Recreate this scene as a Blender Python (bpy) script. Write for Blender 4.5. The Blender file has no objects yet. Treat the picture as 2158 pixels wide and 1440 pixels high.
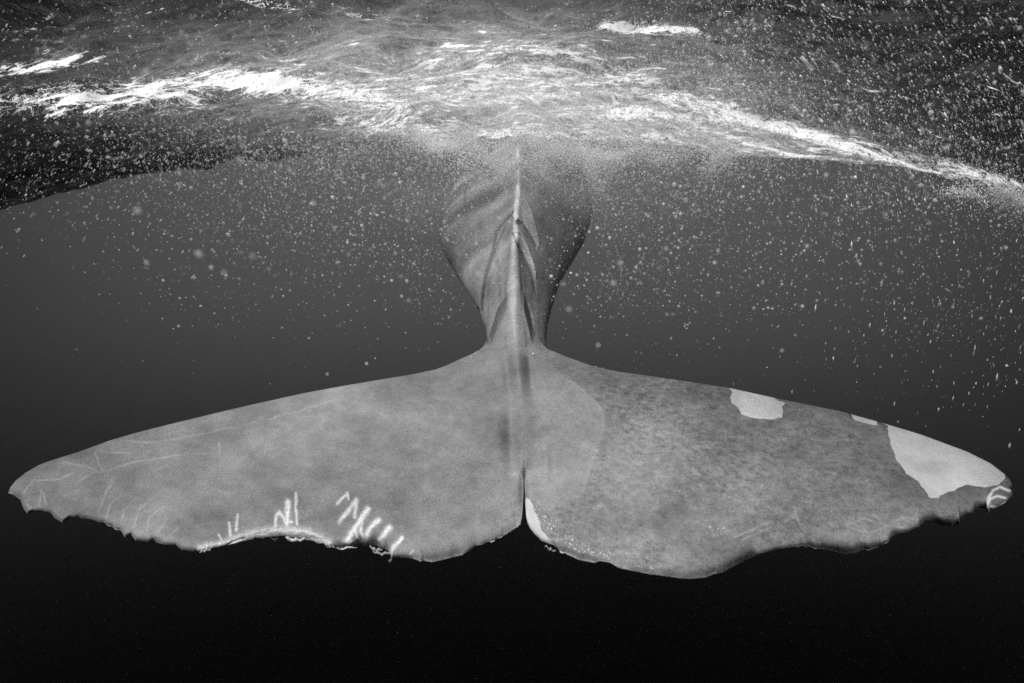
import bpy, math, random
import numpy as np

S = bpy.context.scene
C = S.collection
rng = np.random.default_rng(7)
random.seed(7)

# ------------------------------------------------------------------ camera
F = 1079.0                      # focal length in photo pixels (36 mm sensor, 18 mm lens)
PITCH = math.radians(14.0)
cam_d = bpy.data.cameras.new('camera')
cam_d.lens = 18.0
cam_d.sensor_width = 36.0
cam_d.clip_start = 0.05
cam_d.clip_end = 500
cam_d.dof.use_dof = True
cam_d.dof.focus_distance = 2.4
cam_d.dof.aperture_fstop = 1.8
cam = bpy.data.objects.new('camera', cam_d)
cam.rotation_euler = (math.pi/2 - PITCH, 0, 0)
C.objects.link(cam)
S.camera = cam

# ------------------------------------------------------------------ world: overcast-bright sky above, open sea below the horizon
W = bpy.data.worlds.new('World'); S.world = W; W.use_nodes = True
nt = W.node_tree; nt.nodes.clear()
def wn(t, **k):
    n = nt.nodes.new(t)
    for a, b in k.items(): setattr(n, a, b)
    return n
SUN_EL, SUN_AZ = math.radians(58), math.radians(196)
sky = wn('ShaderNodeTexSky', sky_type='NISHITA'); sky.sun_disc = False
sky.sun_elevation = SUN_EL; sky.sun_rotation = SUN_AZ
bw = wn('ShaderNodeRGBToBW')
tc = wn('ShaderNodeTexCoord'); sep = wn('ShaderNodeSeparateXYZ')
mr = wn('ShaderNodeMapRange'); mr.inputs[1].default_value = -1; mr.inputs[2].default_value = 1
ramp = wn('ShaderNodeValToRGB')
r = ramp.color_ramp; r.interpolation = 'B_SPLINE'
def zp(deg): return (math.sin(math.radians(deg))+1)/2
stops = [(-90, .006), (-55, .010), (-43, .015), (-35, .028), (-27, .075), (-19, .19), (-9, .37), (3, .50), (12, .52)]
while len(r.elements) > 1: r.elements.remove(r.elements[-1])
r.elements[0].position = 0; r.elements[0].color = (.02, .02, .02, 1)
for d, v in stops[1:]:
    e = r.elements.new(zp(d)); e.color = (v, v, v, 1)
step = wn('ShaderNodeMapRange'); step.inputs[1].default_value = math.sin(math.radians(30)); step.inputs[2].default_value = math.sin(math.radians(41))
mix = wn('ShaderNodeMix', data_type='RGBA')
bg = wn('ShaderNodeBackground'); bg.inputs[1].default_value = 0.14
out = wn('ShaderNodeOutputWorld')
L = nt.links.new
L(sky.outputs[0], bw.inputs[0]); L(tc.outputs['Generated'], sep.inputs[0])
L(sep.outputs[2], mr.inputs[0]); L(mr.outputs[0], ramp.inputs[0])
# the open sea glows towards the lit water ahead and is dimmer all the way round to the back
az_f = wn('ShaderNodeMapRange', interpolation_type='SMOOTHSTEP'); az_f.inputs[1].default_value = .50; az_f.inputs[2].default_value = 1.0; az_f.inputs[3].default_value = .30; az_f.inputs[4].default_value = 1.45
azm = wn('ShaderNodeMix', data_type='RGBA', blend_type='MULTIPLY'); azm.inputs['Factor'].default_value = 1
L(sep.outputs[1], az_f.inputs[0]); L(ramp.outputs[0], azm.inputs['A']); L(az_f.outputs[0], azm.inputs['B'])
L(sep.outputs[2], step.inputs[0])
L(step.outputs[0], mix.inputs['Factor']); L(azm.outputs['Result'], mix.inputs['A']); L(bw.outputs[0], mix.inputs['B'])
L(mix.outputs['Result'], bg.inputs[0]); L(bg.outputs[0], out.inputs[0])

sl = bpy.data.lights.new('sun', 'SUN'); sl.energy = 5.0; sl.angle = math.radians(12.0); sl.color = (1, 1, 1)
sun = bpy.data.objects.new('sun', sl); C.objects.link(sun)
# the sun stands behind and a little to the left of the camera
from mathutils import Vector
sdir = Vector((-0.30, -0.42, 0.86)).normalized()
sun.rotation_euler = sdir.to_track_quat('Z', 'Y').to_euler()

S.view_settings.view_transform = 'Standard'; S.view_settings.look = 'None'
S.view_settings.exposure = 0; S.view_settings.gamma = 1; S.view_settings.use_curve_mapping = False
S.cycles.use_denoising = False
S.cycles.max_bounces = 6; S.cycles.transparent_max_bounces = 96; S.cycles.volume_bounces = 1
S.cycles.caustics_reflective = False; S.cycles.caustics_refractive = False
S.cycles.sample_clamp_indirect = 4

# ------------------------------------------------------------------ helpers
cp, sp = math.cos(PITCH), math.sin(PITCH)
def at(px, py, d):
    """point of the place that lies d metres ahead of the lens in photo pixel px, py"""
    px = np.asarray(px, float); py = np.asarray(py, float); d = np.asarray(d, float)
    x = (px-1079)/F*d; yc = (720-py)/F*d
    return np.stack([x, d*cp + yc*sp, yc*cp - d*sp + 0*x], -1)
def proj(P):
    yc = P[..., 2]*cp + P[..., 1]*sp; d = P[..., 1]*cp - P[..., 2]*sp
    return 1079+F*P[..., 0]/d, 720-F*yc/d

def mesh_obj(name, V, Q, mat=None, parent=None, smooth=True, attrs=None, tris=False):
    me = bpy.data.meshes.new(name)
    V = np.ascontiguousarray(V, dtype=np.float32); Q = np.ascontiguousarray(Q, dtype=np.int32)
    k = Q.shape[1]
    me.vertices.add(len(V)); me.vertices.foreach_set('co', V.ravel())
    me.loops.add(Q.size); me.loops.foreach_set('vertex_index', Q.ravel())
    me.polygons.add(len(Q)); me.polygons.foreach_set('loop_start', np.arange(0, Q.size, k, dtype=np.int32))
    me.polygons.foreach_set('loop_total', np.full(len(Q), k, dtype=np.int32))
    me.polygons.foreach_set('use_smooth', np.full(len(Q), smooth))
    for n, a in (attrs or {}).items():
        me.attributes.new(n, 'FLOAT', 'POINT').data.foreach_set('value', np.ascontiguousarray(a, dtype=np.float32).ravel())
    me.update(calc_edges=True); me.validate()
    if mat: me.materials.append(mat)
    o = bpy.data.objects.new(name, me); C.objects.link(o)
    if parent: o.parent = parent
    return o
def grid_quads(n, m, off=0, closed=False, flip=False):
    i = np.arange(n-1)[:, None]; j = np.arange(m if closed else m-1)[None, :]
    j2 = (j+1) % m if closed else j+1
    q = np.stack([i*m+j, i*m+j2, (i+1)*m+j2, (i+1)*m+j], -1).reshape(-1, 4)+off
    return q[:, ::-1] if flip else q
def tag(o, label=None, cat=None, group=None, kind=None):
    if label: o['label'] = label
    if cat: o['category'] = cat
    if group: o['group'] = group
    if kind: o['kind'] = kind
    return o
def sstep(a, b, x):
    t = np.clip((x-a)/(b-a), 0, 1); return t*t*(3-2*t)

# value noise in numpy
_tab = rng.random((256, 256)).astype(np.float32)
def vnoise(x, y):
    xi = np.floor(x).astype(int); yi = np.floor(y).astype(int); fx = x-xi; fy = y-yi
    fx = fx*fx*(3-2*fx); fy = fy*fy*(3-2*fy)
    a = _tab[xi & 255, yi & 255]; b = _tab[(xi+1) & 255, yi & 255]; c = _tab[xi & 255, (yi+1) & 255]; d = _tab[(xi+1) & 255, (yi+1) & 255]
    return (a*(1-fx)+b*fx)*(1-fy)+(c*(1-fx)+d*fx)*fy
def fbm(x, y, o=4):
    s = 0; a = .5
    for k in range(o):
        s = s+a*vnoise(x*2**k+17*k, y*2**k+31*k); a *= .5
    return s
def seg_dist(px, py, pts):
    best = np.full(px.shape, 1e9)
    for (x0, y0), (x1, y1) in zip(pts[:-1], pts[1:]):
        dx, dy = x1-x0, y1-y0; l = dx*dx+dy*dy+1e-9
        t = np.clip(((px-x0)*dx+(py-y0)*dy)/l, 0, 1)
        best = np.minimum(best, np.hypot(px-x0-t*dx, py-y0-t*dy))
    return best
def inside(px, py, pts):
    c = np.zeros(px.shape, bool); n = len(pts)
    for i in range(n):
        x0, y0 = pts[i]; x1, y1 = pts[(i+1) % n]
        if y0 == y1: continue
        k = ((y0 > py) != (y1 > py)) & (px < (x1-x0)*(py-y0)/(y1-y0)+x0)
        c ^= k
    return c
def sdf(px, py, pts):
    """signed distance, positive inside"""
    d = seg_dist(px, py, list(pts)+[pts[0]])
    return np.where(inside(px, py, pts), d, -d)

# ------------------------------------------------------------------ materials
def newmat(name):
    m = bpy.data.materials.new(name); m.use_nodes = True; m.node_tree.nodes.clear(); return m, m.node_tree
class N:
    def __init__(s, t): s.t = t
    def __call__(s, typ, ins=None, **k):
        n = s.t.nodes.new(typ)
        for a, b in k.items(): setattr(n, a, b)
        for a, b in (ins or {}).items():
            if isinstance(b, bpy.types.NodeSocket): s.t.links.new(b, n.inputs[a])
            else: n.inputs[a].default_value = b
        return n
    def math(s, op, a, b=0.0, c=None, clamp=False):
        n = s.t.nodes.new('ShaderNodeMath'); n.operation = op; n.use_clamp = clamp
        for i, v in enumerate((a, b) if c is None else (a, b, c)):
            if isinstance(v, bpy.types.NodeSocket): s.t.links.new(v, n.inputs[i])
            else: n.inputs[i].default_value = v
        return n.outputs[0]
    def rng(s, v, a, b, c, d, smooth=False):
        n = s('ShaderNodeMapRange', {0: v, 1: a, 2: b, 3: c, 4: d}); n.clamp = True
        if smooth: n.interpolation_type = 'SMOOTHSTEP'
        return n.outputs[0]

def skin_material():
    m, t = newmat('whale_skin'); g = N(t)
    tc = g('ShaderNodeTexCoord').outputs['Object']
    tone = g('ShaderNodeAttribute', attribute_name='tone').outputs['Fac']
    mott = g('ShaderNodeAttribute', attribute_name='mottle').outputs['Fac']
    pale = g('ShaderNodeAttribute', attribute_name='pale').outputs['Fac']
    n1 = g('ShaderNodeTexNoise', {'Vector': tc, 'Scale': 3.0, 'Detail': 6.0, 'Roughness': .62}).outputs[0]
    n2 = g('ShaderNodeTexNoise', {'Vector': tc, 'Scale': 34.0, 'Detail': 8.0, 'Roughness': .74}).outputs[0]
    mp = g('ShaderNodeMapping', {'Vector': tc, 'Scale': (11, 19, 19)}).outputs[0]
    n3 = g('ShaderNodeTexNoise', {'Vector': mp, 'Scale': 2.4, 'Detail': 5.0, 'Roughness': .75}).outputs[0]
    n4 = g('ShaderNodeTexNoise', {'Vector': tc, 'Scale': 190.0, 'Detail': 2.0}).outputs[0]
    a = g.rng(n1, .3, .7, -.14, .14); b = g.rng(n2, .3, .72, -.20, .17); c = g.rng(n3, .3, .7, -.16, .16); d = g.rng(n4, .3, .7, -.24, .24)
    mm = g.math('ADD', g.math('MULTIPLY', g.math('ADD', b, c), mott), g.math('ADD', a, d))
    # small dark and white flecks
    v = g('ShaderNodeTexVoronoi', {'Vector': tc, 'Scale': 34.0, 'Randomness': 1.0})
    fl = g.rng(v.outputs['Distance'], .05, .10, .5, 0)
    fl = g.math('MULTIPLY', fl, g.rng(n2, .5, .62, 0, 1))
    k = g.math('ADD', g.math('MULTIPLY', mm, 1.0), 1.0)
    col = g.math('MULTIPLY', tone, k)
    col = g.math('ADD', col, g.math('MULTIPLY', fl, g.math('MULTIPLY', mott, .35)))
    pw = g.rng(pale, -.6, .6, 0, 1)
    pc = g.math('MULTIPLY', g.math('ADD', 1.0, g.math('MULTIPLY', a, 2.2)), .37)
    pc = g.math('ADD', pc, g.math('ADD', g.math('MULTIPLY', d, .10), g.math('MULTIPLY', c, .16)))
    mx = g('ShaderNodeMix', {'Factor': pw, 'A': col, 'B': pc}, data_type='FLOAT').outputs[0]
    comb = g('ShaderNodeCombineColor', {0: mx, 1: mx, 2: mx}).outputs[0]
    bh = g.math('ADD', g.math('MULTIPLY', n2, .6), g.math('MULTIPLY', n3, .5))
    bump = g('ShaderNodeBump', {'Height': bh, 'Strength': .35, 'Distance': .012}).outputs[0]
    p = g('ShaderNodeBsdfPrincipled', {'Base Color': comb, 'Roughness': .62, 'Normal': bump, 'Specular IOR Level': .25})
    o = g('ShaderNodeOutputMaterial', {'Surface': p.outputs[0]})
    return m
SKIN = skin_material()

# ------------------------------------------------------------------ sea surface seen from below
# height over the sea in polar form round the point below which the diver hangs:
# a swell crest runs away from the diver, the sea dips to both sides
az_k = np.radians([-95, -60, -45, -36, -28, -20, -10, 0, 10, 18, 26, 33, 39, 45, 60, 95])
row_k = {0: 290}
edge_px = np.array([[-2200, 452], [-700, 450], [0, 442], [250, 383], [480, 345], [700, 318], [900, 302], [1090, 292], [1400, 308], [1600, 330], [1800, 352], [1950, 378], [2080, 405], [2158, 430], [2800, 448], [4300, 452]], float)
ray = at(edge_px[:, 0], edge_px[:, 1], 1.0)
edge_az = np.arctan2(ray[:, 0], ray[:, 1]); edge_sl = ray[:, 2]/np.hypot(ray[:, 0], ray[:, 1])
RF = 9.0
def sea_base(x, y):
    az = np.arctan2(x, y); rr = np.hypot(x, y)
    zf = RF*np.interp(az, edge_az, edge_sl)
    zn = 1.12 - .16*(1-np.exp(-(x/2.6)**2))
    t = sstep(1.5, RF, rr)
    z = zn*(1-t)+zf*t
    return np.where(rr > RF, zf + (rr-RF)*.22, z)
waves = []
wr = np.random.default_rng(21)
for k in range(46):
    lam = 1.9*(0.915**k); amp = .0135*lam**.95
    th = math.radians(90)+wr.normal(0, .55)
    waves.append((2*math.pi/lam*math.cos(th), 2*math.pi/lam*math.sin(th), amp, wr.random()*6.28))
def sea_height(x, y):
    z = sea_base(x, y)
    wx = x+.10*np.sin(y*2.1+1.3*x); wy = y+.14*np.sin(x*1.7+y)
    g = .55+.9*fbm(x*.8+40, y*.6+9, 3)
    h = 0
    for kx, ky, a, p in waves:
        s = .5+.5*np.sin(kx*wx+ky*wy+p)
        h = h+a*(1-2*s**1.6)
    # a smooth fold of water pulled along by the flukes, right of the whale
    return z+h*g
na, nr = 820, 350
az = np.radians(np.linspace(-75, 75, na)); rr = 1.15*np.exp(np.linspace(0, math.log(13.5/1.15), nr))
A, R = np.meshgrid(az, rr, indexing='ij')
X = R*np.sin(A); Y = R*np.cos(A); Z = sea_height(X, Y)
PX, PY = proj(np.stack([X, Y, Z], -1))
# where foam, painted bright glints and entrained air lie on the surface (drawn on the plan of the sea from the photograph)
def blob(cx, cy, sx, sy, ang=0, p=1.0):
    c, s = math.cos(math.radians(ang)), math.sin(math.radians(ang))
    u = (PX-cx)*c+(PY-cy)*s; v = -(PX-cx)*s+(PY-cy)*c
    return p*np.exp(-((u/sx)**2+(v/sy)**2))
foam = np.zeros_like(PX)
for b in [(130, 205, 220, 30, -3, .85), (330, 200, 240, 36, -7, .76), (90, 140, 150, 13, -7, .62), (560, 178, 120, 24, 5, 1.1), (760, 205, 110, 20, 12, .85), (60, 145, 110, 12, -8, .55), (840, 260, 170, 26, 8, .75),
          (1330, 58, 95, 12, 4, 1.8), (1440, 66, 40, 8, 10, 1.2), (560, 5, 70, 12, 10, 1.2), (760, 33, 90, 7, 3, .7), (1310, 240, 60, 10, -4, 1.4), (1420, 245, 130, 8, 8, .9),
          (1100, 262, 330, 26, 0, .45), (1500, 305, 300, 18, 4, .75), (1650, 275, 330, 18, 14, .8), (1575, 300, 160, 6, 17, .75), (1700, 330, 130, 4, 6, .9), (1500, 225, 300, 14, 14, .5), (1900, 340, 220, 12, 15, .62), (2080, 372, 120, 10, 16, 1.1),
          (1090, 130, 380, 55, 3, .68), (1000, 200, 500, 45, 4, .70), (1090, 280, 420, 14, 1, .6), (90, 45, 90, 10, -35, .5), (250, 335, 60, 8, -10, .5), (1660, 270, 110, 8, 12, .9), (1085, 288, 60, 8, 0, 1.3), (1300, 150, 240, 12, 18, .5)]:
    foam += blob(*b)
mist = blob(1080, 200, 520, 120, 4, 1.0)+blob(560, 170, 420, 90, 0, .32)+blob(1500, 280, 420, 50, 10, .7)+blob(1080, 60, 260, 60, 0, .3)
gap = np.clip(blob(955, 280, 110, 28)+blob(1215, 284, 95, 28)+blob(955, 262, 90, 30)+blob(1205, 262, 80, 30), 0, 1)
foam = foam*(1-.2*gap); mist = mist*(1-.3*gap)
sea_v = np.stack([X, Y, Z], -1).reshape(-1, 3)

def sea_material():
    m, t = newmat('sea_surface_water'); g = N(t)
    tc = g('ShaderNodeTexCoord').outputs['Object']
    foam = g('ShaderNodeAttribute', attribute_name='foam').outputs['Fac']
    mist = g('ShaderNodeAttribute', attribute_name='mist').outputs['Fac']
    warp = g('ShaderNodeTexNoise', {'Vector': tc, 'Scale': 1.1, 'Detail': 3.0}).outputs['Color']
    wv = g('ShaderNodeVectorMath', {0: warp, 3: .5}, operation='SCALE')
    pos = g('ShaderNodeVectorMath', {0: tc, 1: wv.outputs[0]}, operation='ADD').outputs[0]
    m1 = g('ShaderNodeMapping', {'Vector': pos, 'Scale': (1.7, 5.2, 1)}).outputs[0]
    n1 = g('ShaderNodeTexNoise', {'Vector': m1, 'Scale': 1.6, 'Detail': 7.0, 'Roughness': .62}).outputs[0]
    m2 = g('ShaderNodeMapping', {'Vector': pos, 'Scale': (3.0, 5.0, 1)}).outputs[0]
    v = g('ShaderNodeTexNoise', {'Vector': m2, 'Scale': 2.2, 'Detail': 5.0, 'Roughness': .6}).outputs[0]
    rid = g.math('ABSOLUTE', g.math('SUBTRACT', v, .5))            # ridge lines: thin foam threads, painted white for sky glints too
    line = g.rng(rid, 0, .022, 1, 0)
    fine = g('ShaderNodeTexNoise', {'Vector': pos, 'Scale': 38.0, 'Detail': 4.0, 'Roughness': .7}).outputs[0]
    # thick foam
    m3 = g('ShaderNodeMapping', {'Vector': pos, 'Scale': (4.5, 17, 1), 'Rotation': (0, 0, .1)}).outputs[0]
    n5 = g('ShaderNodeTexNoise', {'Vector': m3, 'Scale': 1.5, 'Detail': 5.0, 'Roughness': .65}).outputs[0]
    nn = g.math('ADD', g.math('MULTIPLY', n1, 1.2), g.math('MULTIPLY', n5, 1.3))
    th = g.math('ADD', nn, g.math('MULTIPLY', foam, .33))
    thick = g.rng(g.math('ADD', th, g.math('MULTIPLY', fine, .3)), 1.69, 1.80, 0, 1)
    sk = g('ShaderNodeTexNoise', {'Vector': pos, 'Scale': 75.0, 'Detail': 2.0, 'Roughness': .6}).outputs[0]
    spark = g.rng(g.math('ADD', sk, g.math('MULTIPLY', foam, .13)), .74, .78, 0, 1)  # tiny white points painted as sparkle on the water
    thin = g.math('MULTIPLY', line, g.rng(g.math('ADD', foam, g.math('MULTIPLY', fine, .6)), .62, .95, 0, .95))
    fac = g.math('MAXIMUM', g.math('MAXIMUM', thick, thin), spark, clamp=True)
    # entrained air: pale veil painted on the surface, with the glow at its centre
    veil = g.math('MULTIPLY', mist, g.rng(g.math('ADD', g.math('ADD', g.math('MULTIPLY', n1, .6), g.math('MULTIPLY', n5, .6)), g.math('MULTIPLY', fine, .3)), .56, .96, .03, .74), clamp=True)
    bn = g('ShaderNodeTexNoise', {'Vector': pos, 'Scale': 11.0, 'Detail': 6.0, 'Roughness': .62}).outputs[0]
    bump = g('ShaderNodeBump', {'Height': bn, 'Strength': 1.0, 'Distance': .028}).outputs[0]
    fr = g('ShaderNodeFresnel', {'IOR': 1.333, 'Normal': bump}).outputs[0]
    gl = g('ShaderNodeBsdfGlossy', {'Color': (.52, .52, .52, 1), 'Roughness': .05, 'Normal': bump}).outputs[0]
    tr = g('ShaderNodeBsdfTransparent').outputs[0]
    water = g('ShaderNodeMixShader', {0: fr, 1: tr, 2: gl}).outputs[0]
    tl = g('ShaderNodeBsdfTranslucent', {'Color': (.92, .92, .92, 1)}).outputs[0]
    df = g('ShaderNodeBsdfDiffuse', {'Color': (.9, .9, .9, 1)}).outputs[0]
    fo = g('ShaderNodeMixShader', {0: .25, 1: tl, 2: df}).outputs[0]
    s1 = g('ShaderNodeMixShader', {0: g.math('MAXIMUM', fac, g.math('MULTIPLY', veil, .85)), 1: water, 2: fo}).outputs[0]
    g('ShaderNodeOutputMaterial', {'Surface': s1})
    return m
sea = mesh_obj('sea_surface', sea_v, grid_quads(na, nr, flip=True), sea_material(), attrs={'foam': foam, 'mist': mist})
tag(sea, kind='structure')

# ------------------------------------------------------------------ whale tail
lead = [(17, 1038), (22, 1027), (33, 1013), (53, 997), (80, 981), (107, 971), (167, 952), (227, 930), (284, 913), (367, 892), (500, 860), (634, 830), (720, 814), (803, 800), (870, 789), (917, 779), (940, 771), (967, 758), (990, 748), (1010, 738), (1018, 731), (1024, 721), (1030, 706), (1036, 685), (1048, 650), (1070, 610), (1088, 600), (1104, 610), (1114, 650), (1122, 686), (1130, 703), (1137, 717), (1145, 728), (1155, 736), (1187, 749), (1213, 759), (1250, 772), (1300, 783), (1370, 793), (1440, 803), (1538, 818), (1638, 840), (1771, 867), (1871, 895), (1938, 915), (2038, 952), (2088, 977), (2118, 1000), (2130, 1014), (2136, 1030)]
trail = [(17, 1039), (27, 1043), (43, 1054), (50, 1073), (58, 1083), (70, 1078), (90, 1078), (108, 1082), (115, 1092), (132, 1102), (147, 1092), (167, 1090), (200, 1097), (234, 1108), (255, 1120), (264, 1133), (277, 1128), (287, 1141), (300, 1141), (334, 1145), (350, 1149), (372, 1150), (384, 1160), (410, 1163), (425, 1160), (450, 1156), (500, 1145), (550, 1133), (600, 1130), (650, 1137), (675, 1146), (695, 1152), (725, 1153), (762, 1151), (795, 1151), (812, 1157), (820, 1163), (826, 1181), (831, 1177), (843, 1175), (863, 1176), (880, 1181), (887, 1184), (893, 1182), (910, 1185), (930, 1181), (953, 1175), (975, 1170), (987, 1163), (1003, 1151), (1015, 1149), (1037, 1140), (1070, 1125), (1088, 1113), (1097, 1106), (1099.5, 1097), (1101.2, 1080), (1102.5, 1055), (1103.2, 1030), (1103.5, 1006), (1104.9, 1006), (1105.7, 1030), (1106.8, 1055), (1107.8, 1075), (1109, 1092), (1112, 1104), (1117, 1114), (1128, 1127), (1140, 1138), (1160, 1149), (1180, 1161), (1200, 1171), (1220, 1180), (1253, 1187), (1260, 1184), (1267, 1183), (1287, 1187), (1300, 1195), (1307, 1198), (1354, 1208), (1400, 1215), (1438, 1220), (1455, 1221), (1488, 1218), (1505, 1210), (1523, 1208), (1535, 1200), (1565, 1184), (1598, 1169), (1638, 1158), (1671, 1153), (1705, 1153), (1738, 1158), (1771, 1166), (1798, 1167), (1815, 1160), (1835, 1157), (1855, 1150), (1871, 1142), (1878, 1132), (1885, 1128), (1911, 1122), (1935, 1113), (1941, 1106), (1948, 1102), (1971, 1102), (1985, 1107), (2005, 1110), (2021, 1106), (2023, 1095), (2031, 1088), (2051, 1081), (2053, 1073), (2065, 1070), (2075, 1073), (2082, 1084), (2087, 1076), (2091, 1075), (2118, 1061), (2133, 1044), (2136, 1032)]
lead = np.array(lead, float); trail = np.array(trail, float)
def inv_depth(row): return .3448+(row-720)*(.4545-.3448)/280
pn = np.cross(at(1500, 900, 1/inv_depth(900))-at(1079, 900, 1/inv_depth(900)), at(1079, 720, 1/inv_depth(720))-at(1079, 900, 1/inv_depth(900)))
pn /= np.linalg.norm(pn)
if pn[2] < 0: pn = -pn                     # dorsal normal of the fluke plane

xs = np.unique(np.concatenate([np.linspace(17.2, 2135.8, 950), np.linspace(1000, 1180, 120), trail[:, 0], lead[:, 0]]))
xs = xs[(xs >= 17.1) & (xs <= 2135.9)]
TOP = np.interp(xs, lead[:, 0], lead[:, 1]); BOT = np.interp(xs, trail[:, 0], trail[:, 1])
jag = (fbm(xs*.11, xs*0+3, 4)-.45)*11.0*sstep(.3, .62, fbm(xs*.021, xs*0+8, 2))*sstep(0, 60, np.abs(xs-1104))
BOT = np.maximum(BOT+jag, TOP+.8)
nv = 185
s = np.linspace(0, 1, nv); sv = .5-.5*np.cos(s*math.pi); sv = .55*sv+.45*s
ridge_c = np.array([[280, 1092], [400, 1093], [440, 1088], [480, 1085], [560, 1083], [640, 1082], [720, 1087], [850, 1099], [1000, 1103], [1300, 1104]], float)
def ridge_x(row): return np.interp(row, ridge_c[:, 0], ridge_c[:, 1])
FXc = np.repeat(xs[:, None], nv, 1); FYr = TOP[:, None]+(BOT-TOP)[:, None]*sv[None, :]
xr = ridge_x(FYr); dx = FXc-xr
noslit = (trail[:, 0] < 1090) | (trail[:, 0] > 1119)
BS = np.interp(xs, trail[noslit, 0], trail[noslit, 1]); TS = np.interp(xs, [0, 17, 920, 1010, 1150, 1250, 2136, 2200], [1038, 1038, 779, 735, 733, 772, 1030, 1030]); TS = np.where((xs > 1010) & (xs < 1150), TS, TOP)
chord = np.maximum(BS-TS, 2)[:, None]
vv = np.clip((FYr-TS[:, None])/chord, 0, 1)
vedge = np.clip((BOT[:, None]-FYr)/6.0, 0, 1)**.5
edge = np.sqrt(np.clip(vv*(1-vv)*4, 0, 1))
# section: thick rounded leading edge, fine trailing edge
prof = (np.clip(vv, 0, 1)**.5)*(1-vv)**.75*1.55
half = (.020+.055*np.exp(-(np.abs(FXc-1100)/560)**2))*np.clip(chord/200, .12, 1)
thick = half*prof*vedge+.012*np.clip(1-(2*vv-1)**12, 0, 1)**.5*np.clip(chord/30, 0, 1)
# soft undulation of the blade
und = .050*(fbm(FXc*.0065, FYr*.010, 3)-.45)*edge
roll = fbm(FXc*.013+50, FXc*0+2, 3)
und = und-(.010+.038*sstep(.42, .62, roll))*np.exp(-(np.clip(BOT[:, None]-FYr, 0, 99)/(5+9*sstep(.4, .62, roll)))**1.5)*sstep(15, 60, np.abs(FXc-1104))*(1-1.0*((FXc > 415) & (FXc < 705)))*(1-.6*sstep(840, 900, FXc)*sstep(1640, 1480, FXc))
bump = .045*np.exp(-(dx/15)**2)*(1-sstep(760, 880, FYr)) + .020*np.exp(-(dx/34)**2)*(1-sstep(730, 850, FYr))
bump += .014*np.exp(-((dx+2)/12)**2)*np.exp(-((FYr-975)/32)**2)
bump -= .040*np.exp(-((dx+24)/17)**2)*np.exp(-((FYr-925)/70)**2)
bump -= .015*np.exp(-((dx-30)/18)**2)*np.exp(-((FYr-905)/75)**2)
bump -= .022*np.exp(-((dx-24)/9)**2)*(1-sstep(780, 850, FYr))*sstep(740, 770, FYr)
bump -= .016*np.exp(-((dx+24)/9)**2)*(1-sstep(780, 850, FYr))*sstep(740, 770, FYr)
bump -= .022*np.exp(-(dx/9)**2)*sstep(985, 1003, FYr)*(1-sstep(1040, 1100, FYr))
bump += .010*np.exp(-((dx-48)/10)**2)*np.exp(-((FYr-980)/40)**2)
# groove creases across the ridge
for rw in (666, 674, 683, 741):
    rr_ = rw+.012*dx**2
    bump -= .006*np.exp(-((FYr-rr_)/1.6)**2)*(np.abs(dx) < 24)
# chewed scar along the left trailing edge
chew = [(425, 1153), (462, 1146), (500, 1134), (537, 1122), (575, 1116), (612, 1117), (650, 1122), (675, 1134), (695, 1145)]
dch = seg_dist(FXc, FYr, chew)
bump += .010*np.exp(-(dch/8)**2)*np.clip(fbm(FXc*.05, FYr*.08, 3)*2-.2, 0, 1)
bump -= .005*np.exp(-((seg_dist(FXc+4*np.sin(FYr*.3), FYr+5*(fbm(FXc*.04, FXc*0, 3)-.45), [(a, b+6) for a, b in chew]))/1.5)**2)*sstep(.42, .55, fbm(FXc*.03+70, FYr*0, 2))
# the tail stock, from the flukes up through the surface
ns, nth = 420, 300
t = np.linspace(-.14, 1.22, ns)
ridge_y = 3.1*t; ridge_d = 2.9+5.1*t
dors = np.array([0, .855, -.519])          # dorsal direction in camera axes (x, up, ahead)
def c2w(v):                                # camera axes to world
    v = np.asarray(v, float); return np.stack([v[..., 0], v[..., 2]*cp+v[..., 1]*sp, v[..., 1]*cp-v[..., 2]*sp], -1)
q = np.linspace(0, 1, nth//2+1)
q = .5-.5*np.cos(q*math.pi); q = q**1.25
tk = np.array([-.14, -.06, 0, .06, .12, .2, .3, .4, .55, .7, 1.0, 1.22])
wl = np.array([.01, .12, .155, .165, .20, .29, .43, .60, .86, 1.06, 1.25, 1.25])
wr_ = np.array([.01, .14, .185, .21, .24, .30, .39, .49, .68, .90, 1.25, 1.3])
hk = np.array([.02, .15, .24, .38, .48, .62, .80, .98, 1.2, 1.4, 1.7, 1.8])
rk = np.array([.006, .055, .060, .058, .054, .048, .042, .038, .034, .032, .03, .03])   # half width of the ridge
WL = np.interp(t, tk, wl); WR = np.interp(t, tk, wr_); HH = np.interp(t, tk, hk); RW = np.interp(t, tk, rk)
def section(w, rw):
    f = np.empty((len(t), len(q)))
    for i in range(len(t)):
        a = rw[i]*np.sqrt(np.clip(1-(1-np.clip(q/.10, 0, 1))**2, 0, 1))*.95
        body = np.sin(np.clip(q/.66, 0, 1)*math.pi/2)**1.35
        low = np.sqrt(np.clip(1-((q-.66)/.34)**2, 0, 1))
        b = np.where(q < .66, body, low)*w[i]
        f[i] = (a**4+b**4)**.25*np.where(q > .97, np.sqrt(np.clip((1-q)/.03, 0, 1))*1.0, 1) if False else np.where(q < .66, (a**3+b**3)**(1/3), low*(a**3+b**3)**(1/3))
    return f
fl_, fr_ = section(WL, RW), section(WR, RW)
row_ridge = 720-F*ridge_y/ridge_d
cx = (np.interp(row_ridge, ridge_c[:, 0], ridge_c[:, 1])-1079)/F*ridge_d
ring_x = np.concatenate([-fl_, fr_[:, ::-1][:, 1:-1]], 1)+cx[:, None]
ring_q = np.concatenate([q, q[::-1][1:-1]])
drop = HH[:, None]*ring_q[None, :]
hump = .02
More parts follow.
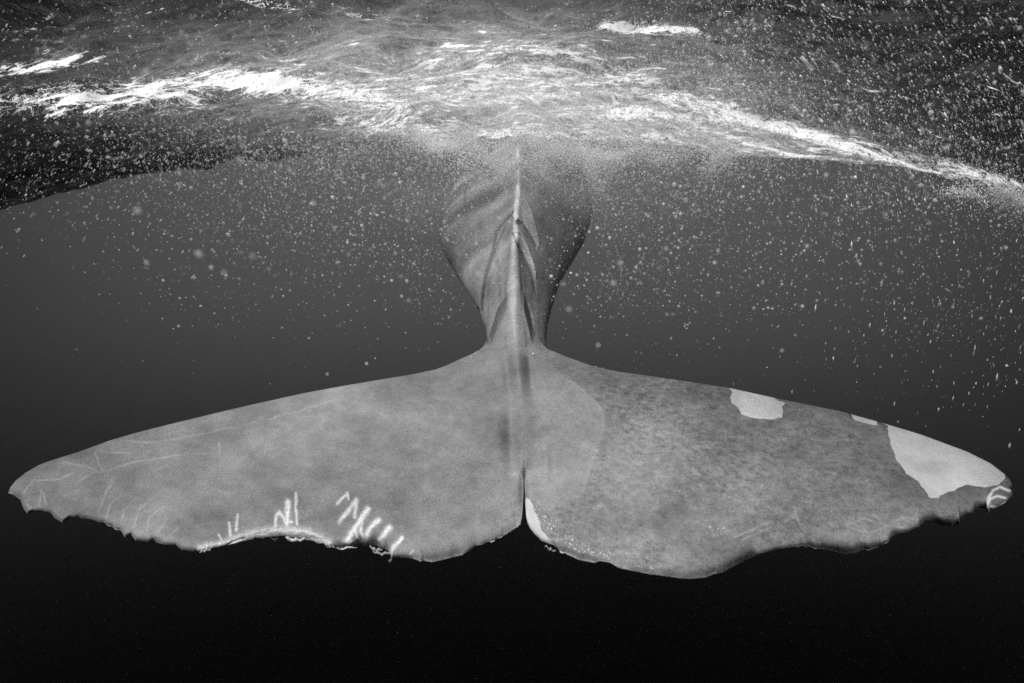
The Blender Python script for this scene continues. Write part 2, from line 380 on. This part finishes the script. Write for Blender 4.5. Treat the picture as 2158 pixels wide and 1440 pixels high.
base_c = np.stack([ring_x, (ridge_y[:, None]+.03*np.exp(-((t[:, None]-.0)/.08)**2))-drop*dors[1], ridge_d[:, None]-drop*dors[2]], -1)
SV = c2w(base_c)
m_ = SV.shape[1]; sx, sy = proj(SV)
front = (ring_q < .75)[None, :]

from mathutils.bvhtree import BVHTree
bv = BVHTree.FromPolygons([tuple(v) for v in SV.reshape(-1, 3)], [tuple(q_) for q_ in grid_quads(ns, m_, 0, closed=True).tolist()])
dplane = 1/inv_depth(FYr)
rays = at(FXc, FYr, 1.0)
slant = np.abs(rays@pn)
dtop = dplane-(thick+bump+und)/slant
dbot = dplane+(thick*.9-und)/slant
SV = SV+c2w(np.array([0, 0, 1.]))*(.30*sstep(706, 770, proj(SV)[1])*np.maximum(np.exp(-np.maximum(0, drop-.12)/.05), sstep(.0, -.05, t)[:, None]*1.0))[..., None]
ds = np.full(FXc.shape, 9.0); sink = .35*sstep(728, 790, FYr)
for i, j in np.argwhere((FYr < 860) & (FXc > 960) & (FXc < 1230)):
    h = bv.ray_cast((0, 0, 0), tuple(rays[i, j]))
    if h[0] is not None:
        ds[i, j] = h[0].y*cp-h[0].z*sp+sink[i, j]
kk = .10*sstep(0, 60, FYr-TOP[:, None]-3*0)*np.where((FXc > 1022) & (FXc < 1142), 1, 1)+1e-4
dd = np.clip(.5+.5*(ds-dtop)/kk, 0, 1)
blend = ds*(1-dd)+dtop*dd-kk*dd*(1-dd)
core = (FXc > 1020) & (FXc < 1146) & (ds < 8)
fade = np.maximum(sstep(0, 45, FYr-TOP[:, None]), sstep(704, 726, FYr))
blend = np.where(core, blend*fade+np.maximum(ds+.012, blend)*(1-fade), blend)
dtop = blend
topV = at(FXc, FYr, dtop)
botV = at(FXc, FYr, np.maximum(dbot, dtop+.004))

botV[:, 0] = topV[:, 0]; botV[:, -1] = topV[:, -1]

# tone of the skin (reflectance) and pale marks
def skin_attrs(px, py, fluke=True):
    px = np.asarray(px); py = np.asarray(py)
    tone = np.full(px.shape, .186)
    mott = np.full(px.shape, .62)
    pale = np.full(px.shape, -9.0)
    peel = [(1100, 700), (1150, 760), (1160, 768), (1190, 797), (1210, 808), (1240, 830), (1262, 855), (1274, 885), (1270, 915), (1258, 945), (1250, 965), (1240, 1000), (1225, 1048), (1195, 1048), (1202, 1060), (1207, 1077), (1185, 1070), (1165, 1066), (1176, 1085), (1174, 1100), (1150, 1078), (1130, 1056), (1108, 1040), (1100, 1000)]
    if fluke:
        sd = sdf(px+4*(fbm(px*.05, py*.05, 3)-.45), py+5*(fbm(px*.05+9, py*.05, 3)-.45), peel)
        right = sstep(-2, 2, -sd)*(px > 1104)
        right = np.where((px > 1104), right, 0)
        tone = tone*(1-right*.20*sstep(1100, 1600, px)-right*.12)
        mott = mott+right*1.15*np.clip(fbm(px*.008, py*.012+7, 3)*2.4-.1, .3, 1.7)
        tone = tone*(1+.16*np.exp(-(sd/1.6)**2)*(px > 1110))
        tone *= 1-.24*sstep(420, 40, px)-.06*sstep(700, 300, px)
        # darker towards the trailing border of the left lobe, blotches
        tone *= 1+.95*(fbm(px*.0065+3, py*.011, 5)-.47)+.5*(fbm(px*.03+3, py*.05, 4)-.47); tone *= 1-.16*sstep(960, 1130, py)*sstep(150, 0, np.abs(px-960))
        tipd = sstep(1850, 2060, px)*sstep(1000, 1040, py); tone *= 1-.25*tipd
    patches = [[(1871, 893), (1938, 912), (2038, 949), (2090, 975), (2118, 1000), (2117, 1008), (2105, 1022), (2080, 1027), (2060, 1025), (2035, 1021), (2015, 1032), (1980, 1044), (1979, 1050), (1965, 1051), (1957, 1047), (1950, 1035), (1935, 1015), (1910, 998), (1890, 970), (1878, 940), (1872, 915)],
               [(1536, 812), (1590, 822), (1634, 836), (1632, 840), (1654, 850), (1648, 858), (1650, 868), (1649, 880), (1620, 884), (1580, 880), (1562, 872), (1555, 860), (1543, 850), (1539, 838), (1543, 828), (1538, 819)],
               [(1788, 868), (1830, 879), (1877, 892), (1872, 897), (1850, 888), (1847, 889), (1848, 896), (1820, 893), (1800, 884)],
               [(1108, 1048), (1118, 1055), (1122, 1062), (1128, 1080), (1137, 1100), (1141, 1117), (1155, 1135), (1180, 1160), (1160, 1152), (1135, 1137), (1116, 1115), (1107, 1092)],
               [(1060, 1000), (1060, 1000)]]
    def soft(d, w, k): # mark of half width w, strength k
        return k*np.exp(-(d/w)**2)
    mark = np.zeros(px.shape)
    if fluke:
        wob = (fbm(px*.12, py*.12, 3)-.42)*5
        for p in patches[:4]:
            pale = np.maximum(pale, sdf(px, py, p)+wob)
        M_ = 0
        wq, wr2 = px+5*(fbm(px*.07+3, py*.07, 3)-.45), py+5*(fbm(px*.07, py*.07+3, 3)-.45)
        M = [([(461, 1126), (467, 1142)], 2.2, .3), ([(483, 1103), (485, 1130)], 2.6, .35), ([(501, 1084), (497, 1120)], 2.6, .28),
             ([(580, 1110), (581, 1088), (589, 1080), (597, 1090), (602, 1103)], 3.4, .38), ([(607, 1058), (604, 1105)], 5, .45), ([(624, 1040), (622, 1067), (626, 1095), (627, 1105)], 2.5, .42), ([(614, 1099), (616, 1099)], 3, .5),
             ([(710, 1062), (732, 1039), (734, 1052)], 2.6, .40), ([(715, 1100), (735, 1075), (751, 1054), (747, 1090)], 3.8, .42), ([(774, 1073), (732, 1137)], 5.2, .5), ([(762, 1085), (760, 1122), (772, 1140)], 3.4, .42),
             ([(747, 1112), (753, 1135)], 3.2, .4), ([(797, 1096), (775, 1120), (768, 1142)], 5, .5), ([(822, 1112), (800, 1137), (806, 1146)], 5, .48), ([(846, 1134), (822, 1165)], 4.2, .48), ([(871, 1159), (863, 1169)], 1.8, .25), ([(725, 1141), (765, 1143), (800, 1147)], 4, .25)]
        W2 = (fbm(px*.25, py*.25, 2)+.55)
        for pts, w, k in M: mark = np.maximum(mark, soft(seg_dist(wq, wr2, pts), w*(.8+.75*fbm(px*.06+20, py*.06, 2)), k*1.15)*np.clip(W2, 0, 1.05))
        ch = seg_dist(wq, wr2, [(a, b+3) for a, b in chew]); mark = np.maximum(mark, soft(ch, 10, .38)*np.clip(W2*1.1-.1, .2, 1))
        z5 = lambda L: [(a/3, 780+b/3) for a, b in L]
        Fm = [z5(q) for q in ([(800, 450), (980, 455), (1300, 400), (1700, 310), (2100, 195)], [(650, 640), (800, 595), (1000, 555), (1350, 515)], [(640, 515), (810, 530)], [(620, 900), (670, 760), (715, 700)],
              [(670, 940), (700, 850), (765, 790)], [(840, 1010), (880, 880), (1000, 790)], [(920, 1060), (940, 930), (1035, 860)], [(970, 1060), (1060, 940)], [(770, 950), (790, 880), (830, 850)], [(180, 850), (215, 890)],
              [(250, 860), (262, 760)], [(290, 850), (275, 770)], [(400, 590), (560, 610), (640, 650)], [(650, 640), (600, 520)], [(1380, 460), (1395, 580)], [(460, 650), (380, 690), (200, 700)], [(1070, 1050), (1130, 990)], [(480, 720), (590, 640)], [(150, 770), (220, 690)])]
        z7 = lambda L: [(1438+a/3, 780+b/3) for a, b in L]
        Fm += [z7(q) for q in ([(370, 1080), (700, 930)], [(700, 860), (760, 1020), (790, 1100)], [(1000, 1000), (1150, 935), (1330, 990)], [(1100, 1010), (1180, 1030), (1330, 960), (1420, 930)], [(1200, 910), (1290, 980), (1400, 1000)], [(330, 1060), (620, 925)], [(1420, 930), (1500, 970)], [(1120, 1090), (1160, 1010)])]
        fade = np.clip(fbm(px*.03, py*.03, 3)*2.2-.35, .1, 1.2)
        wx_, wy_ = px+5*(fbm(px*.03+9, py*.03, 2)-.4), py+6*(fbm(px*.03, py*.03+9, 2)-.4)
        for q in Fm: mark = np.maximum(mark, soft(seg_dist(wx_, wy_, q), 1.9, .085)*fade)
        for q in ([(1930, 865), (1935, 810), (1965, 760), (2010, 740), (2070, 765)], [(1935, 850), (1945, 815), (1990, 797), (2050, 812)], [(1945, 862), (2000, 868), (2040, 835)]):
            mark = np.maximum(mark, soft(seg_dist(px, py, z7(q)), 2.6, .42))
        # salt-like white specks near the inner right lobe
        sp_ = (vnoise(px*.42, py*.42) > .86)*(np.exp(-(seg_dist(px, py, [(1135, 1070), (1165, 1115), (1215, 1155), (1270, 1172)])/14)**2)+np.exp(-(seg_dist(px, py, [(1335, 1196), (1375, 1203)])/8)**2)+np.exp(-(seg_dist(px, py, [(1495, 1118), (1520, 1116)])/9)**2))
        mark = np.maximum(mark, .42*sp_)
        # pale rim along the trailing border
        bt = np.interp(px, trail[:, 0], trail[:, 1])
        rim = np.exp(-((py-bt)/5.0)**2)*(((px > 870) & (px < 1104))*1.0+((px > 1180) & (px < 1510))*1.0+.25)
        mark = np.maximum(mark, .30*rim*np.clip(fbm(px*.05, py*.02, 3)+.45, 0, 1))
        # dark blotches and streaks
        dk = np.exp(-(seg_dist(px, py, [(1360, 1180), (1385, 1160)])/14)**2)*(fbm(px*.09, py*.13, 4) > .5)
        tone = tone*(1-.45*dk)
        dk = np.exp(-(seg_dist(px, py, [(1052, 1100), (1085, 1085)])/12)**2)*sstep(.45, .6, fbm(px*.12, py*.15, 4)); tone *= 1-.35*dk
        dk = np.exp(-(seg_dist(px, py, [(812, 1145), (790, 1143), (775, 1147)])/4)**2)+np.exp(-(seg_dist(px, py, [(703, 1143), (730, 1146)])/5)**2); tone *= 1-.6*np.clip(dk, 0, 1)
        tone = tone*(1-.75*np.exp(-(seg_dist(px, py, [(1786, 868), (1798, 882)])/2.2)**2)-.8*np.exp(-(seg_dist(px, py, [(1848, 887), (1856, 892), (1874, 897)])/2.4)**2))
        tone *= 1-.9*np.exp(-(seg_dist(px, py, [(2131, 1028), (2135, 1034)])/5)**2)
    return tone+mark, mott, pale
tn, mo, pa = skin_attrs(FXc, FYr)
neck_shade = np.exp(-(seg_dist(FXc, FYr, [(1022, 728), (1046, 655), (1086, 596), (1104, 610), (1119, 660), (1142, 722)])/24)**2)*(FYr < 760)
neck_shade = np.where(np.abs(dx) < 16, neck_shade*sstep(4, 16, np.abs(dx)), neck_shade)
tn = tn*(1-.42*neck_shade*sstep(760, 700, FYr))+.12*np.exp(-(dx/(6+11*sstep(480, 700, FYr)))**2)*sstep(765, 690, FYr); mo = np.maximum(mo, 1.1*neck_shade)  # soft shade beside the neck and the ridge highlight, painted into the tone
ncol = len(xs)
fv = np.concatenate([topV.reshape(-1, 3), botV.reshape(-1, 3)])
fq = np.concatenate([grid_quads(ncol, nv, 0), grid_quads(ncol, nv, ncol*nv, flip=True)])
# close the two tip ends
cl = []
for c in (0, ncol-1):
    for j in range(nv-1):
        a, b = c*nv+j, c*nv+j+1
        q = [a, b, b+ncol*nv, a+ncol*nv]
        cl.append(q if c else q[::-1])
fq = np.concatenate([fq, np.array(cl)])
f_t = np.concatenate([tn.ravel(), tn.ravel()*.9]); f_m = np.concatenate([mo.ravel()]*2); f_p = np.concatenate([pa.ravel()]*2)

# grooves and sloughing skin on the stock: traced where they lie, sunk or raised on the body
z4 = lambda L: [(720+a/3, 280+b/3) for a, b in L]
gro = [(z4([(1080, 505), (1020, 560), (975, 640), (935, 780), (895, 920), (880, 1030), (880, 1120)]), 1.8, .016), (z4([(1030, 600), (985, 690), (945, 800), (905, 930), (890, 1050)]), 1.4, .012), (z4([(1085, 500), (1030, 545), (985, 600), (965, 640)]), 1.5, .014),
       (z4([(1080, 640), (1110, 690), (1150, 770), (1190, 850), (1215, 930), (1230, 1000)]), 2.0, .018), (z4([(1110, 560), (1150, 640), (1190, 740), (1220, 840), (1235, 930)]), 1.2, .012), (z4([(1140, 570), (1190, 640), (1232, 720)]), 1.2, .012),
       (z4([(1055, 265), (1110, 225), (1135, 190), (1165, 230)]), 1.1, .02), (z4([(1175, 430), (1205, 500)]), 1.2, .01), (z4([(785, 330), (775, 470)]), 1.3, .012), (z4([(960, 400), (955, 430)]), 1.2, .01),
       (z4([(1055, 1165), (1090, 1150), (1130, 1165)]), .9, .008), (z4([(1050, 1190), (1090, 1176), (1135, 1192)]), .9, .008), (z4([(1150, 1010), (1200, 1150), (1215, 1230)]), 1.2, .01), (z4([(860, 1110), (885, 1240), (900, 1330)]), 1.5, .01)]
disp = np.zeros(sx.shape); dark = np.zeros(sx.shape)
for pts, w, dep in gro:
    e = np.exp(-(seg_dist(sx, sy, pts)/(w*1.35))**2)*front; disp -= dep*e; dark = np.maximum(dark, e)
flapA = z4([(1105, 330), (1145, 395), (1180, 430), (1205, 505), (1225, 590), (1245, 660), (1250, 720), (1235, 730), (1200, 660), (1160, 600), (1120, 555), (1085, 535)])
flapB = z4([(1080, 640), (1110, 640), (1150, 690), (1185, 770), (1215, 860), (1238, 1000), (1228, 1000), (1205, 920), (1180, 840), (1150, 750), (1110, 690)])
flapC = z4([(1090, 570), (1130, 600), (1175, 680), (1205, 770), (1228, 870), (1236, 960), (1210, 870), (1180, 770), (1130, 660), (1085, 600)])
lt = np.zeros(sx.shape)
for fpoly in (flapA, flapB, flapC):
    sd_ = sdf(sx, sy, fpoly); e = sstep(-1, 1, sd_)*front; lt = np.maximum(lt, e); disp += .010*e
# gentle dents of muscle and tendon along the flanks
disp += .022*(fbm(sx*.03+5, sy*.006, 4)-.45)*front*np.clip(ring_q*4, 0, 1)[None, :]
dn = np.stack([np.sign(ring_x-cx[:, None])*.8, np.full(sx.shape, .6)*1.0, np.full(sx.shape, -.4)], -1)
SV = SV + c2w(dn)*disp[..., None]
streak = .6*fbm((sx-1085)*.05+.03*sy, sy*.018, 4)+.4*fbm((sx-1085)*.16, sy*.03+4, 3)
stn = (.20+.26*(streak-.47))*(1-.75*dark)*(1+.8*lt)  # groove shade painted into the tone over the carved depth; flaps are paler skin
stn = stn*(1-.50*sstep(0, 60, sx-1100)*(1-lt)*sstep(300, 420, sy))  # right flank darkened in the tone as the side turned from the sun
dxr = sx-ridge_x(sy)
stn = stn+(.15+.22*sstep(500, 400, sy))*np.exp(-(dxr/(6+11*sstep(480, 700, sy)))**2)*(sy < 720)*front  # highlight along the ridge painted into the tone, stronger near the surface
stn = stn+(.07*np.exp(-((dxr+38)/42)**2)*sstep(640, 540, sy)-.07*np.exp(-((dxr-22)/10)**2)*sstep(470, 500, sy)*sstep(680, 640, sy))*(1-lt)*front  # painted light on the inner left flank, painted shade right of the ridge
stn = np.clip(stn, .05, .6)
smo = np.full(sx.shape, 2.0); spa = np.full(sx.shape, -9.0)
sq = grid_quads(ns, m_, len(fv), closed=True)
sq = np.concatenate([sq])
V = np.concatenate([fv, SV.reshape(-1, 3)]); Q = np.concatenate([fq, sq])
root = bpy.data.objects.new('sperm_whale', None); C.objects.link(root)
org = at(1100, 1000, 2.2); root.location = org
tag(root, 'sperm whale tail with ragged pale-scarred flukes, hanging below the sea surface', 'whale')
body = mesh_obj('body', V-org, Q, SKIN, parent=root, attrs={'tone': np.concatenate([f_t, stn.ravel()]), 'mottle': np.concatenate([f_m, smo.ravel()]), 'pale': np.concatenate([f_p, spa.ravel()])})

# shreds of torn skin hanging from the borders
def shred(pts, d, w, thick=.004, seed=0, tone=.34):
    r_ = random.Random(seed); n = 14
    pts = np.array(pts, float); L_ = np.concatenate([[0], np.cumsum(np.hypot(*np.diff(pts, axis=0).T))])
    tt = np.linspace(0, L_[-1], n); cx_ = np.interp(tt, L_, pts[:, 0]); cy_ = np.interp(tt, L_, pts[:, 1])
    P = at(cx_, cy_, d); tang = np.gradient(P, axis=0); tang /= np.linalg.norm(tang, axis=1)[:, None]
    side = np.cross(tang, pn); V_ = []
    for i in range(n):
        ww = w*math.sin(math.pi*min(.98, (i+.6)/n))**.7*(.75+.5*r_.random())
        lift = .006*math.sin(i*1.3+seed)
        for a, b in ((-1, 0), (0, thick), (1, 0), (0, -thick)):
            V_.append(P[i]+side[i]*ww*a*(.8+.4*r_.random())+pn*(b+lift))
    Q_ = grid_quads(n, 4, 0, closed=True); Q_ = np.concatenate([Q_, [[3, 2, 1, 0], [n*4-4, n*4-3, n*4-2, n*4-1]]])
    k = n*4
    return mesh_obj('skin_shred', np.array(V_)-org, Q_, SKIN, parent=root, attrs={'tone': np.full(k, tone), 'mottle': np.full(k, .8), 'pale': np.full(k, -9.)})
def dz(row): return 1/inv_depth(row)
for i, (pts, w, tone) in enumerate([([(602, 1133), (618, 1138), (636, 1137), (648, 1134)], .010, .5), ([(676, 1141), (694, 1152), (718, 1156), (752, 1153)], .006, .5), ([(780, 1152), (792, 1160), (806, 1158)], .008, .35), ([(786, 1163), (805, 1168), (825, 1164)], .006, .3),
                                    ([(420, 1163), (432, 1160), (447, 1157)], .009, .3), ([(1148, 1150), (1160, 1158), (1172, 1163)], .007, .2), ([(819, 1184), (826, 1180)], .007, .3), ([(572, 1134), (580, 1139), (588, 1135)], .004, .12)]):
    shred(pts, dz(pts[0][1])*.998, w, seed=i, tone=tone)

# ------------------------------------------------------------------ bubbles and flecks in the water
ico_v = []; 
def ico():
    p = (1+5**.5)/2
    v = np.array([(-1, p, 0), (1, p, 0), (-1, -p, 0), (1, -p, 0), (0, -1, p), (0, 1, p), (0, -1, -p), (0, 1, -p), (p, 0, -1), (p, 0, 1), (-p, 0, -1), (-p, 0, 1)], float)
    v /= np.linalg.norm(v[0])
    f = np.array([(0, 11, 5), (0, 5, 1), (0, 1, 7), (0, 7, 10), (0, 10, 11), (1, 5, 9), (5, 11, 4), (11, 10, 2), (10, 7, 6), (7, 1, 8), (3, 9, 4), (3, 4, 2), (3, 2, 6), (3, 6, 8), (3, 8, 9), (4, 9, 5), (2, 4, 11), (6, 2, 10), (8, 6, 7), (9, 8, 1)])
    return v, f
iv, if_ = ico()
def bubble_material():
    m, t = newmat('bubble_film'); g = N(t)
    tl = g('ShaderNodeBsdfTranslucent', {'Color': (.9, .9, .9, 1)}).outputs[0]
    df = g('ShaderNodeBsdfDiffuse', {'Color': (.96, .96, .96, 1)}).outputs[0]
    tr = g('ShaderNodeBsdfTransparent').outputs[0]
    a = g('ShaderNodeMixShader', {0: .85, 1: tl, 2: df}).outputs[0]
    op = g('ShaderNodeAttribute', attribute_name='cover').outputs['Fac']
    s_ = g('ShaderNodeMixShader', {0: op, 1: tr, 2: a}).outputs[0]
    g('ShaderNodeOutputMaterial', {'Surface': s_}); return m
BUB = bubble_material()
ov = np.array([(1, 0, 0), (-1, 0, 0), (0, 1, 0), (0, -1, 0), (0, 0, 1), (0, 0, -1)], float)
of = np.array([(0, 2, 4), (2, 1, 4), (1, 3, 4), (3, 0, 4), (2, 0, 5), (1, 2, 5), (3, 1, 5), (0, 3, 5)])
def cloud(name, P, Rad, cover, label, cat, stretch=None, small=True):
    n = len(P); iv, if_ = (ov, of) if small else ico(); nvx = len(iv)
    E = np.ones((n, 1, 3))*Rad[:, None, None]
    vv_ = iv[None]*E
    if stretch is not None:
        ax, k = stretch                    # ax (n,3) unit axis
        comp = (vv_*ax[:, None, :]).sum(-1, keepdims=True)
        vv_ = vv_+ax[:, None, :]*comp*(k[:, None, None]-1)
    vv_ = vv_+P[:, None, :]
    ff = (if_[None]+np.arange(n)[:, None, None]*nvx).reshape(-1, 3)
    o = mesh_obj(name, vv_.reshape(-1, 3), ff, BUB, attrs={'cover': np.repeat(cover, nvx)})
    tag(o, label, cat, kind='stuff'); return o
def below(P, gap=.02):
    return P[:, 2] < sea_base(P[:, 0], P[:, 1])-gap
br = np.random.default_rng(5)
# round small bubbles around the stock and under the surface
n = 250000
P = np.stack([br.normal(.1, 1.7, n), br.uniform(2.6, 8.5, n), np.zeros(n)], -1)
P[:, 2] = sea_base(P[:, 0], P[:, 1])-np.where(br.random(n) < .4, br.exponential(.22, n), br.exponential(.65, n))
ppx, ppy = proj(P)
w = np.exp(-np.clip(ppy-640, 0, 999)/90)*np.where(ppx < 300, np.exp(-(300-ppx)/90), 1)
cl = fbm(P[:, 0]*1.6+9, P[:, 2]*2.2+P[:, 1]*.8, 3)
w *= .12+.88*sstep(.36, .60, cl)
keep = (br.random(n) < w) & below(P)
P = P[keep]; Rd = br.lognormal(math.log(.0031), .62, len(P))*(P[:, 1]/4.0)**.35
cv = np.clip(br.beta(1.3, 3, len(P)), .05, .9); big = Rd > .0058
cloud('bubbles', P[~big], Rd[~big], cv[~big], 'fine air bubbles drifting round the tail stock below the surface', 'bubbles')
cloud('bubbles', P[big], np.minimum(Rd[big], .014), cv[big]*.7, 'larger round bubbles scattered round the tail stock', 'bubbles', small=False)
# flecks on the right, drifting down past the right fluke and thick in the upper right corner
n = 105000
P = np.stack([br.uniform(.7, 5.0, n), br.uniform(1.2, 5.0, n), br.uniform(-1.1, 1.6, n)], -1)
ppx, ppy = proj(P)
w = sstep(1500, 2000, ppx)*(.16+.84*sstep(560, 330, ppy))*sstep(1010, 700, ppy)+sstep(1180, 1500, ppx)*sstep(340, 200, ppy)
w *= sstep(.22, .60, fbm(P[:, 0]*2+3, P[:, 2]*2+5+P[:, 1], 3))
keep = (br.random(n) < w) & below(P, -.05)
P = P[keep]
tilt = np.clip((proj(P)[1]-120)/500, 0, 1)
ax = np.stack([1.1*(1-tilt)+.05, np.full(len(P), .05), -np.ones(len(P))], -1)+br.normal(0, .07, (len(P), 3)); ax /= np.linalg.norm(ax, axis=1)[:, None]
dist = np.linalg.norm(P, axis=1)
cloud('drifting_flecks', P, br.lognormal(math.log(.0014), .5, len(P))*(dist/2.6)**.5, np.clip(br.beta(1.6, 1.7, len(P)), .05, .95), 'pale elongated flecks drifting in the water right of the whale', 'flecks', stretch=(ax, br.uniform(2.0, 5.5, len(P))))
n = 14000
P = np.stack([br.uniform(-4.0, -.2, n), br.uniform(1.2, 5.0, n), br.uniform(-.2, 1.5, n)], -1)
ppx, ppy = proj(P)
w = sstep(1000, 300, ppx)*sstep(620, 200, ppy)+.05
keep = (br.random(n) < w*.9) & below(P, -.05)
P = P[keep]
ax = np.stack([np.full(len(P), .75), np.full(len(P), .05), np.ones(len(P))*.65], -1)+br.normal(0, .08, (len(P), 3)); ax /= np.linalg.norm(ax, axis=1)[:, None]
cloud('drifting_flecks', P, br.lognormal(math.log(.0022), .4, len(P))*(np.linalg.norm(P, axis=1)/2.6)**.5, np.clip(br.beta(1.4, 3, len(P)), .05, .9), 'sparse pale flecks in the water left of the whale', 'flecks', stretch=(ax, br.uniform(1.5, 3.5, len(P))))

n = 3200
P = np.stack([br.uniform(-1.6, 1.8, n), br.uniform(.55, 1.9, n), br.uniform(-.3, .8, n)], -1)
ppx, ppy = proj(P)
keep = (br.random(n) < np.exp(-np.clip(ppy-560, 0, 999)/80)*np.where(ppx < 350, .2, 1)*.75) & below(P, .05); P = P[keep]
cloud('near_bubbles', P, br.lognormal(math.log(.0021), .35, len(P)), br.uniform(.12, .5, len(P)), 'soft round bubbles floating close in front of the whale', 'bubbles', small=False)

# plumes of very fine air dragged down where the stock cuts the surface
def plume(name, center, size, rot, dens, label, nz=2.2):
    import bmesh
    bm = bmesh.new(); bmesh.ops.create_icosphere(bm, subdivisions=4, radius=1)
    me = bpy.data.meshes.new(name); bm.to_mesh(me); bm.free()
    m, t = newmat(name+'_air'); g = N(t)
    tc = g('ShaderNodeTexCoord').outputs['Object']
    ln = g('ShaderNodeVectorMath', {0: tc}, operation='LENGTH').outputs['Value']
    fall = g.rng(ln, .05, 1.0, 1, 0, smooth=True); fall = g.math('MULTIPLY', fall, fall)
    nz_ = g('ShaderNodeTexNoise', {'Vector': tc, 'Scale': nz, 'Detail': 3.0, 'Roughness': .6}).outputs[0]
    de = g.math('MULTIPLY', g.math('MULTIPLY', fall, g.rng(nz_, .35, .65, .15, 1)), dens)
    pv = g('ShaderNodeVolumePrincipled', {'Color': (.97, .97, .97, 1), 'Density': de, 'Anisotropy': .1})
    g('ShaderNodeOutputMaterial', {'Volume': pv.outputs[0]})
    me.materials.append(m); o = bpy.data.objects.new(name, me); C.objects.link(o)
    o.location = center; o.scale = size; o.rotation_euler = rot
    tag(o, label, 'bubble cloud', kind='stuff'); return o
def puff(c, sx_, sy_, sz_, ang, n, seed, label, px0):
    r_ = np.random.default_rng(seed)
    g_ = r_.normal(0, 1, (n, 3))*np.array([sx_, sy_, sz_])*np.abs(r_.normal(1, .35, (n, 1)))
    ca, sa = math.cos(ang), math.sin(ang)
    P = np.stack([g_[:, 0]*ca+g_[:, 2]*sa, g_[:, 1], -g_[:, 0]*sa+g_[:, 2]*ca], -1)+c
    P[:, 2] += .05*np.sin(P[:, 0]*9)
    P = P[below(P, .0)]
    cloud('bubble_cloud', P, r_.lognormal(math.log(.0056 if seed < 7 or seed > 9 else .0030), .35, len(P)), r_.uniform(.3, .85, len(P)) if seed > 6 else r_.uniform(.6, 1.0, len(P)), label, 'bubble cloud')
puff(at(962, 322, 6.2), .25, .16, .060, math.radians(16), 24000, 3, 'soft white cloud of air left of the tail stock at the surface', 0)
puff(at(1000, 345, 6.0), .16, .2, .13, math.radians(-25), 3500, 4, 'thinner cloud of air on the upper left flank of the tail stock', 0)
puff(at(1198, 342, 6.1), .18, .15, .080, math.radians(40), 17000, 5, 'soft white cloud of air right of the tail stock at the surface', 0)
puff(at(1290, 330, 6.4), .55, .3, .07, math.radians(-4), 11000, 6, 'thin white veil of air trailing right below the surface', 0)
puff(at(1092, 300, 6.6), .16, .2, .04, 0, 3500, 12, 'froth where the ridge of the stock breaks the surface', 0)
puff(at(2132, 404, 2.6), .075, .06, .035, math.radians(14), 2600, 7, 'pale clump of froth at the right end of the foam line', 0)
puff(at(2045, 412, 2.7), .030, .03, .018, 0, 500, 8, 'small froth clump just left of the largest one at the right edge', 0)
puff(at(2010, 424, 2.7), .030, .03, .014, 0, 350, 9, 'faint lowest froth clump near the right edge', 0)
puff(at(1518, 332, 5.0), .075, .06, .06, math.radians(-50), 1500, 10, 'round burst of fine air below the surface right of the tail stock', 0)
plume('bubble_cloud', at(955, 322, 6.15), (.55, .4, .16), (0, math.radians(16), 0), 9.0, 'soft milky glow inside the white cloud left of the stock', nz=1.2)
plume('bubble_cloud', at(1205, 342, 6.05), (.42, .38, .20), (0, math.radians(38), 0), 9.0, 'soft milky glow inside the white cloud right of the stock', nz=1.2)
plume('bubble_cloud', at(1100, 400, 5.6), (3.2, 2.3, .85), (0, 0, 0), .19, 'faint milky cloud of air hanging round the tail stock', nz=1.6)

# the water itself: one even veil round everything
import bmesh
bm = bmesh.new(); bmesh.ops.create_cube(bm, size=1)
me = bpy.data.meshes.new('haze'); bm.to_mesh(me); bm.free()
m, t_ = newmat('water_haze'); g = N(t_)
pv = g('ShaderNodeVolumePrincipled', {'Color': (.85, .85, .85, 1), 'Density': .0016, 'Anisotropy': .7})
g('ShaderNodeOutputMaterial', {'Volume': pv.outputs[0]}); me.materials.append(m)
hz = bpy.data.objects.new('haze', me); C.objects.link(hz)
hz.scale = (34, 34, 12); hz.location = (0, 8, -1.6)
tag(hz, 'faint even veil of the sea water round the whale', 'haze', kind='stuff')
